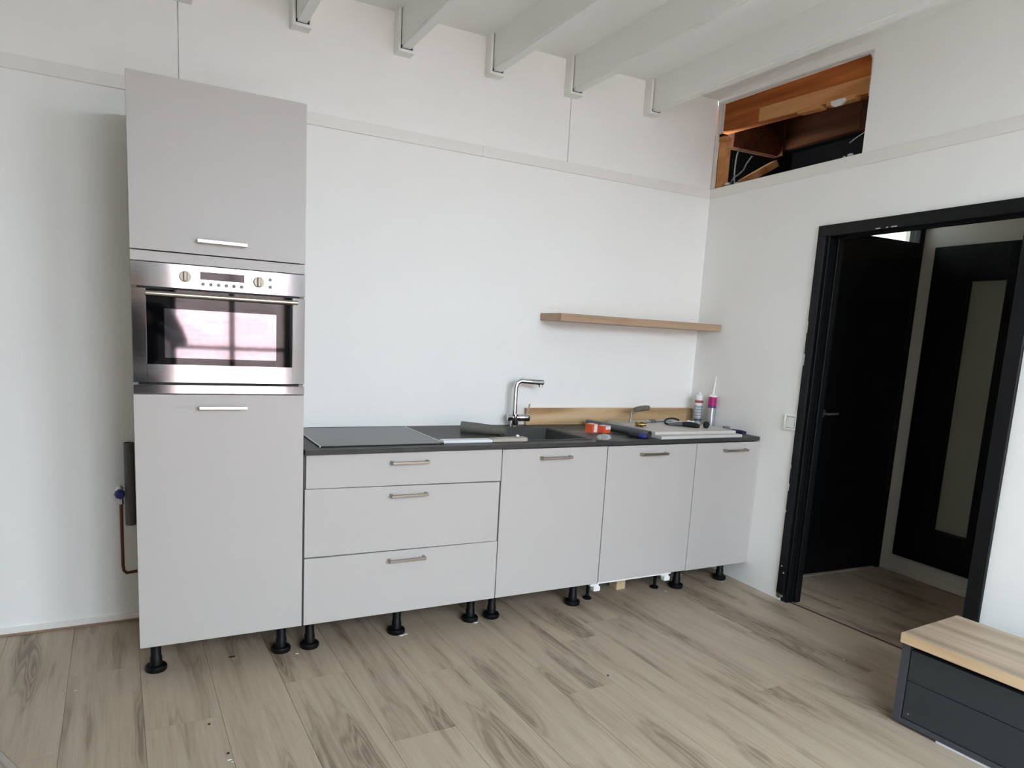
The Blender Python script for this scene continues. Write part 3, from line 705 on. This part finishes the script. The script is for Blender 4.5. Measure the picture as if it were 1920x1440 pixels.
# trowel
tw = thing('trowel', 'small trowel with grey-brown handle lying against oak upstand', 'trowel', (2.535, .445, P2), .0)
bl = M(); bl.prism([(-.075, -.04), (-.06, .035), (.03, .045), (.075, .012), (.075, -.012), (.03, -.05)], 0, .002, 'z')
obj('blade', bl, plain('mortar_steel', srgb(176, 166, 148), .5, .4, var=.2, vscale=30), tw)
obj('shank', M().tube([(.045, 0, .002), (.046, .002, .03), (.048, .004, .055), (.062, .004, .070), (.075, .004, .073)], [.007, .006, .006, .0055, .005], 10), GREYMET, tw)
obj('handle', M().tube([(.068, .004, .072), (.078, .004, .074), (.110, .004, .079), (.150, .002, .083), (.172, 0, .083), (.178, 0, .082)], [.009, .015, .017, .0165, .015, .007], 16), plain('worn_handle', srgb(104, 96, 88), .5, var=.2, vscale=40), tw)
# waste pipe, screwdriver, boxes
pp = M().pipe((2.335, .530, Z+.0195), (2.409, .062, Z+.0195), .0190, .0165)
wp_ = obj('waste_pipe', pp, PVC); tag(wp_, 'dark grey plastic waste pipe lying diagonally across worktop', 'pipe')
sdv = thing('screwdriver', 'screwdriver with black and blue grip in front of the waste pipe', 'screwdriver', (2.268, .190, Z+.0127), 0)
A = Vector((0, 0, 0)); B = Vector((.098, -.158, 0)); dd = (B-A).normalized()
obj('shaft', M().tube([A-Vector((0, 0, .006)), A+dd*.09-Vector((0, 0, .002))], .003, 8), RUBBER, sdv)
obj('grip', M().tube([A+dd*.085, A+dd*.095, A+dd*.12, A+dd*.149], [.006, .0115, .012, .0122], 14), RUBBER, sdv)
obj('grip_end', M().tube([A+dd*.148, A+dd*.162, A+dd*.178, A+dd*.186], [.0125, .0125, .012, .006], 14), BLUE, sdv)
def carton(loc, rz, sx, sy, sz, label, whitex):
    t = thing('carton', label, 'box', loc, rz)
    obj('box_body', M().box(0, sx, 0, sy, 0, sz, .001), ORANGE, t)
    l = M(); l.box(sx*whitex[0], sx*whitex[1], -.0006, 0, sz*whitex[2], sz*whitex[3]); obj('paper_label', l, PAPER, t)
    l = M(); l.box(sx*.06, sx*.94, sy*.1, sy*.9, sz, sz+.0006); obj('paper_label', l, plain('label_top', srgb(222, 196, 184), .6), t)
    return t
carton((2.185, .268, Z), .25, .050, .05, .046, 'small orange carton with white side label, left of the pair', (.30, .82, .05, .97))
carton((2.243, .240, Z), .30, .060, .05, .040, 'small orange carton with white corner flash, right of the pair', (.25, .98, .50, .98))
lf = M(); lf.box(-.07, .07, -.045, .045, 0, .0012); tag(obj('leaflet', lf, plain('brown_print', srgb(118, 96, 84), .6), None, (2.150, .300, Z), (0, 0, -.5)), 'thin brown leaflet tucked under the orange cartons', 'leaflet')
# clear bag: crumpled film with a few fittings in it
bgm = bmesh.new(); bmesh.ops.create_icosphere(bgm, subdivisions=3, radius=1)
for v in bgm.verts:
    r = 1+.16*math.sin(9*v.co.x+4*v.co.y)*math.cos(7*v.co.z+3*v.co.x)
    v.co = Vector((v.co.x*.050*r, v.co.y*.034*r, max(v.co.z*.017*r, -.011)+.0112))
for f in bgm.faces: f.smooth = True
bme = bpy.data.meshes.new('film'); bgm.to_mesh(bme); bgm.free()
bag = thing('plastic_bag', 'small clear plastic bag of fittings at worktop front edge', 'bag', (2.105, .048, Z), .5)
obj('film', bme, CLEAR, bag)
obj('contents', M().tube([(-.02, 0, .008), (.0, .006, .009), (.02, -.004, .008)], .006, 10), GREYMET, bag)
obj('bag_tag', M().box(.030, .052, -.012, .014, .001, .004), PAPER, bag)
# fittings on the panels
bf = thing('brass_fitting', 'brass pipe coupling lying on the upper grey panel', 'fitting', (2.50, .245, P2), -.35)
obj('body', M().lathe([(0, -.022), (.011, -.022), (.011, -.008), (.0145, -.008), (.0145, .008), (.010, .008), (.010, .026), (0, .026)], (0, 0, .0147), 'x', 18), BRASS, bf)
obj('nut', M().lathe([(0, -.034), (.0155, -.034), (.0155, -.02), (0, -.02)], (0, 0, .0157), 'x', 6), BRASS, bf)
hs = thing('flexible_hose', 'short silver braided hose with grey nuts at back of panels', 'hose', (2.655, .40, P2), .0)
obj('tube', M().tube([(0, 0, .008), (.06, .01, .008), (.13, .03, .008), (.22, .03, .008)], .0075, 12, sub=3), SILVERF, hs)
for x, y in ((.045, .007), (.072, .013)): obj('nut', M().lathe([(0, -.009), (.0105, -.009), (.0105, .009), (0, .009)], (x, y, .0105), 'x', 6), GREYMET, hs)
cl = thing('black_clamp', 'black tool with looped strap lying on the upper panel', 'tool', (2.775, .255, P2), 0)
obj('strap', M().tube([(.03, .0, .010), (-.035, .03, .007), (-.045, .062, .012), (.0, .105, .026), (.075, .130, .028), (.11, .115, .018)], .0055, 10, sub=4), RUBBER, cl)
obj('body', M().tube([(-.045, .03, .008), (.0, .005, .012), (.035, -.022, .013)], [.006, .012, .014], 12, sub=2), PVC, cl)
obj('grip', M().tube([(.020, -.015, .015), (.045, -.045, .016), (.066, -.075, .014), (.075, -.095, .010)], [.013, .0165, .0145, .007], 14, sub=2), RUBBER, cl)
tag(obj('cable_connector', M().box(-.02, .02, -.01, .01, 0, .018, .003).box(.004, .03, -.008, .012, .004, .024, .003).box(-.012, .006, .004, .016, .006, .026, .002), WPLAST, None, (2.900, .300, P2), (0, 0, -.6)), 'white plastic connector lying beside the black clamp', 'connector')
tag(obj('rubber_cap', M().lathe([(0, -.012), (.016, -.012), (.019, -.008), (.019, .008), (.016, .012), (.006, .012), (.006, .009), (0, .009)], (0, 0, .019), 'y', 22), RUBBER, None, (2.905, .165, P2), (0, 0, .4)), 'round black rubber cap standing on edge below the sealant tubes', 'cap')
tag(obj('metal_rod', M().tube([(0, 0, .005), (.085, -.035, .005)], .0042, 10), GREYMET, None, (2.925, .315, P2)), 'short thin metal rod behind the round black cap', 'rod')
def cartridge(loc, label, bands, nozzle):
    t = thing('sealant_cartridge', label, 'cartridge', loc)
    r = .0245
    for z0, z1, m in bands: obj('label_band', M().lathe([(0, z0), (r, z0), (r, z1), (0, z1)], (0, 0, 0), 'z', 28), m, t)
    zt = bands[-1][1]
    obj('cap', M().lathe([(0, zt), (r+.0006, zt), (r+.0006, zt+.010), (.021, zt+.014), (.008, zt+.016), (.0075, zt+.028), (0, zt+.028)], (0, 0, 0), 'z', 24), WPLAST, t)
    if nozzle: obj('nozzle', M().tube([(0, 0, zt+.016), (.001, 0, zt+.03), (.014, .004, zt+.125)], [.0085, .0075, .0028], 14), WPLAST, t)
    return t
PL = Z+.0155
c1 = cartridge((3.150, .498, Z), 'white and grey sealant tube with red label, no nozzle, beside corner', [(0, .030, GREYLAB), (.030, .040, DARKLAB), (.040, .125, GREYLAB), (.125, .178, WPLAST)], False)
obj('paper_label', M().lathe([(.0251, .142), (.0251, .158)], (0, 0, 0), 'z', 28), REDLAB, c1)
lb = M()
for z0 in (.010, .052, .070, .088, .106): lb.lathe([(.0249, z0), (.0249, z0+.006)], (0, 0, 0), 'z', 28)
obj('print_lines', lb, plain('label_print', srgb(206, 210, 214), .45), c1)['kind'] = 'stuff'
c2 = cartridge((3.158, .392, Z), 'silver sealant tube with magenta band and long white nozzle', [(0, .122, SILVERF), (.122, .136, PURPLE), (.136, .190, MAGENTA)], True)
gb = M().box(-.02, .02, -.013, .013, 0, .026, .004)
tag(obj('plug_box', gb, plain('grey_plastic', srgb(116, 120, 122), .5), None, (3.158, .255, Z), (0, 0, -.3)), 'small grey plastic piece by the wall at right end of worktop', 'fitting')
pr = thing('pliers', 'pliers with navy blue grips by the wall at end of worktop', 'pliers', (3.136, .160, Z), 0)
obj('handle', M().tube([(-.03, .045, .010), (.0, .018, .011), (.022, -.012, .010), (.03, -.05, .009)], [.007, .009, .0095, .007], 12, sub=2), NAVY, pr)
obj('handle', M().tube([(-.03, .045, .010), (-.012, .006, .011), (.0, -.025, .010), (.006, -.055, .009)], [.007, .009, .0095, .007], 12, sub=2), NAVY, pr)
obj('jaws', M().tube([(-.03, .045, .010), (-.05, .07, .010)], [.010, .005], 10), GREYMET, pr)

# ------------------------------------------------------------------ on the walls
ls = thing('light_switch', 'square white light switch on right wall beside the black door frame', 'switch', CO); ls.rotation_euler = (0, 0, AN)
s0, s1, z0, z1 = .8005, .8860, .949, 1.031; w = .010
obj('base_plate', M().box(-.006, 0, -s1+.002, -s0-.002, z0+.002, z1-.002), plain('switch_gap_shade', srgb(120, 122, 120), .6), ls)  # shade of the seam round the rocker put into the plate's grey
f = M()
f.prism([(-s0, z0), (-s1, z0), (-s1+w, z0+w), (-s0-w, z0+w)], -.016, 0, 'x'); f.prism([(-s0, z1), (-s0-w, z1-w), (-s1+w, z1-w), (-s1, z1)], -.016, 0, 'x')
f.prism([(-s0, z0), (-s0-w, z0+w), (-s0-w, z1-w), (-s0, z1)], -.016, 0, 'x'); f.prism([(-s1, z0), (-s1, z1), (-s1+w, z1-w), (-s1+w, z0+w)], -.016, 0, 'x')
bmesh.ops.bevel(f.b, geom=[e for e in f.b.edges if all(v.co.x < -.01 for v in e.verts)], offset=.003, segments=1, affect='EDGES', profile=.5)
obj('switch_frame', f, WPLAST, ls)
obj('rocker', M().prism([(-.0175, z0+w+.003), (-.0125, z1-w-.003), (-.004, z1-w-.003), (-.004, z0+w+.003)], -s1+w+.003, -s0-w-.003, 'y'), plain('switch_white', srgb(224, 224, 220), .45), ls)
# pipework left of the tall unit
vp = M().pipe((-.0225, .575, .462), (-.0225, .575, .828), .0205, .017)
tag(obj('drain_pipe', vp, plain('pipe_grey', srgb(86, 86, 84), .5)), 'dark grey upright drain pipe stub left of the tall cabinet', 'pipe')
wv = thing('water_valve', 'copper water pipe with blue stop valve on back wall beside tall cabinet', 'valve', (-.058, .585, 0))
obj('pipe', M().tube([(.055, .036, .231), (.035, .030, .231), (.014, .008, .236), (.003, .004, .25), (0, 0, .275), (0, 0, .56)], .0068, 12), COPPER, wv)
obj('valve_body', M().lathe([(0, .555), (.011, .555), (.011, .578), (.008, .58), (.008, .618), (0, .62)], (0, 0, 0), 'z', 14).tube([(0, .0, .598), (.0, .04, .598)], .009, 12).tube([(0, 0, .565), (-.012, -.002, .56)], .005, 8), CHROME, wv)
obj('knob', M().lathe([(0, -.048), (.014, -.048), (.021, -.040), (.022, -.026), (.016, -.016), (.008, -.012), (0, -.012)], (-.004, 0, .605), 'y', 8), BLUE, wv)
obj('knob_top', M().lathe([(0, .624), (.013, .620), (.016, .630), (.008, .642), (0, .643)], (-.004, -.022, 0), 'z', 12), CHROME, wv)

# ------------------------------------------------------------------ oak-topped drawer unit, right foreground
th = -PI/2 + math.radians(3.4)
du = thing('drawer_unit', 'low anthracite drawer unit with oak top, right foreground by doorway', 'drawer unit', (2.510, -1.343, 0), 0)
# local x runs along the front away from the kitchen; y runs towards the right wall
du.rotation_euler = (0, 0, th)
LN, DP, HT = 1.25, .395, .362
c = M(); t = .018
zb = .012
c.box(.001, .030, .018, DP-.01, zb, HT-.045); c.box(LN-.03, LN-.012, .018, DP-.01, zb, HT-.045); c.box(.030, LN-.030, .018, DP-.01, zb, zb+.020); c.box(.030, LN-.03, DP-.03, DP-.01, zb+.02, HT-.045); c.box(.030, LN-.03, .06, DP-.03, HT-.050, HT-.045)
obj('carcass', c, ANTHRSIDE, du)
obj('drawer', M().box(.034, LN-.034, .020, .05, .185, HT-.060, .001), ANTHR, du)
obj('drawer', M().box(.034, LN-.034, .020, .05, .036, .182, .001), ANTHR, du)
tpb = obj('top', M().box(0, LN, .0, DP, HT-.038, HT, .0012), OAKTOP, du, label='oak top with brown grain')
obj('edge_band', M().box(0, LN, -.0008, 0, HT-.037, HT-.001).box(-.0008, 0, 0, DP, HT-.037, HT-.001), OAKEDGE, tpb)
obj('scuff_mark', M().lathe([(0, .0195), (.003, .0196), (.003, .0202)], (.055, 0, .058), 'y', 10), plain('scuff', srgb(140, 130, 134), .6), du)
ps = M(); ps.box(.16, LN, .024, .028, 0.0, .0105)  # white strip added for the light showing in the gap below the unit
tag(obj('gap_light_strip', ps, plain('gap_light_white', srgb(226, 228, 232), .35), None, (2.510, -1.343, 0), (0, 0, th)), 'white strip standing in for light in gap under drawer unit', 'strip')

# ------------------------------------------------------------------ floor bits
pf = thing('floor_profile', 'metal edge profile on the floor at lower left of view', 'profile', (-.392, -.345, 0), math.atan2(-.11, .055))
obj('strip', M().prism([(-.014, 0), (.014, 0), (.009, .005), (-.009, .005)], -.25, .9, 'x'), ALU, pf)
db = M()
for x, y, r in ((-.211, .011, .004), (.245, -.64, .006), (.252, -.655, .004), (1.052, .035, .010), (1.075, .04, .009), (1.43, .045, .010), (.585, .02, .006), (3.05, .06, .008), (2.62, .06, .006), (2.827, -.916, .005), (2.90, .25, .008)):
    bmesh.ops.create_icosphere(db.b, subdivisions=1, radius=r, matrix=Matrix.Translation((x, y, .001)) @ Matrix.Diagonal((1.4, .8, .25, 1)))
o = obj('plaster_debris', db, PLASTER); o['kind'] = 'stuff'; tag(o, 'white plaster crumbs scattered on floor under and before the cabinets', 'debris')
db = M()
for x, y, a in ((.336, .086, .3), (.206, -.403, 0), (.245, -.603, 1), (1.717, -.635, 2)):
    db.box(-.012 if a == .3 else -.004, .012 if a == .3 else .004, -.003, .003, 0, .003)
    for v in db.b.verts[-8:]: v.co.x += x; v.co.y += y
o = obj('splinters', db, RUBBER); o['kind'] = 'stuff'; tag(o, 'dark specks and a splinter lying on the laminate floor', 'debris')

# ------------------------------------------------------------------ the photographer, mirrored as a dark shape in the oven door
def skin(name, verts, edges, radii, mat, parent, root=0, sub=2):
    me = bpy.data.meshes.new(name); me.from_pydata(verts, edges, []); me.materials.append(mat)
    o = bpy.data.objects.new(name, me); COL.objects.link(o); o.parent = parent
    md = o.modifiers.new('skin', 'SKIN'); md.use_smooth_shade = True
    for i, r in enumerate(radii):
        v = me.skin_vertices[0].data[i]; v.radius = r if isinstance(r, tuple) else (r, r); v.use_root = (i == root)
    ss = o.modifiers.new('subdivision', 'SUBSURF'); ss.levels = sub; ss.render_levels = sub
    return o
CLOTH = plain('dark_jacket', srgb(34, 36, 42), .85); JEANS = plain('dark_trousers', srgb(40, 44, 54), .85)
SKINM = plain('skin', srgb(196, 152, 128), .55); HAIR = plain('dark_hair', srgb(44, 34, 28), .7); SHOE = plain('shoe_black', srgb(24, 24, 26), .5)
ph = thing('person', 'standing person in dark jacket holding up a phone before the window', 'person', (.04, -3.26, 0))
bv = [(0, 0, .98), (0, .0, 1.14), (0, .0, 1.30), (0, -.01, 1.42), (.12, 0, 1.41), (.20, .01, 1.39), (.30, .08, 1.17), (.16, .27, 1.27), (.09, .34, 1.31),
      (-.12, 0, 1.41), (-.20, .01, 1.39), (-.30, .08, 1.17), (-.20, .27, 1.27), (-.13, .34, 1.31)]
be = [(0,1),(1,2),(2,3),(3,4),(4,5),(5,6),(6,7),(7,8),(3,9),(9,10),(10,11),(11,12),(12,13)]
skin('jacket', bv, be, [(.165,.125),(.15,.115),(.17,.125),(.12,.09),.085,.068,.052,.042,.036,.085,.068,.052,.042,.036], CLOTH, ph)
lv_ = [(0, 0, .96), (.09, 0, .88), (.105, .02, .50), (.11, -.01, .10), (-.09, 0, .88), (-.105, .02, .50), (-.11, -.01, .10)]
skin('trousers', lv_, [(0,1),(1,2),(2,3),(0,4),(4,5),(5,6)], [(.15,.12),.095,.066,.055,.095,.066,.055], JEANS, ph)
skin('head', [(0, -.01, 1.42), (0, .0, 1.50), (0, .022, 1.555), (0, .02, 1.62), (0, .008, 1.68)], [(0,1),(1,2),(2,3),(3,4)], [.056,.053,(.068,.075),(.078,.094),(.066,.078)], SKINM, ph)
skin('hair', [(0, -.045, 1.58), (0, -.03, 1.66), (0, .0, 1.705), (0, .04, 1.70)], [(0,1),(1,2),(2,3)], [(.06,.04),(.078,.06),(.072,.05),(.06,.028)], HAIR, ph)
for sx in (-1, 1): obj('eye', M().lathe([(0, -.008), (.010, -.004), (.012, .002), (0, .006)], (sx*.031, .103, 1.615), 'y', 10), plain('eye', srgb(60, 50, 44), .3), ph)
skin('nose', [(0, .095, 1.615), (0, .118, 1.578), (0, .100, 1.565)], [(0,1),(1,2)], [.009,.014,.012], SKINM, ph, sub=1)
obj('mouth', M().box(-.024, .024, .082, .092, 1.538, 1.546, .003), plain('lips', srgb(164, 104, 96), .5), ph)
for sx in (-1, 1):
    obj('ear', M().lathe([(0, -.008), (.020, -.006), (.026, .004), (0, .007)], (sx*.080, .0, 1.605), 'x', 12), SKINM, ph)
    # palm with four fingers closed on the edge of the phone and a thumb behind it
    cx = .02*0 + sx*.085 - .03
    hv_ = [(cx+sx*.022, .345, 1.318), (cx+sx*.012, .372, 1.350)]; he_ = [(0, 1)]; hr_ = [(.026, .018), (.034, .016)]
    for q in range(4):
        b0 = len(hv_); z_ = 1.338+.019*q; ln = (.030, .036, .038, .032)[q]
        hv_ += [(cx+sx*.010, .392, z_+.004), (cx-sx*.004, .412, z_+.004), (cx-sx*(.004+ln*.6), .4165, z_+.004)]; he_ += [(1, b0), (b0, b0+1), (b0+1, b0+2)]; hr_ += [.0095, .0085, .0075]
    b0 = len(hv_); hv_ += [(cx+sx*.004, .362, 1.330), (cx-sx*.018, .372, 1.345), (cx-sx*.034, .384, 1.362)]; he_ += [(0, b0), (b0, b0+1), (b0+1, b0+2)]; hr_ += [.013, .0105, .009]
    skin('hand', hv_, he_, hr_, SKINM, ph, sub=1)
    obj('shoe', M().box(sx*.11-.045, sx*.11+.045, -.075, .19, 0, .075, .025, 2), SHOE, ph)
tag(obj('phone', M().box(-.075, .077, -.004, .004, -.038, .038, .003), plain('phone_black', srgb(20, 20, 22), .2), None, (.010, -2.862, 1.365)), 'black phone held up in both hands of the standing person', 'phone')
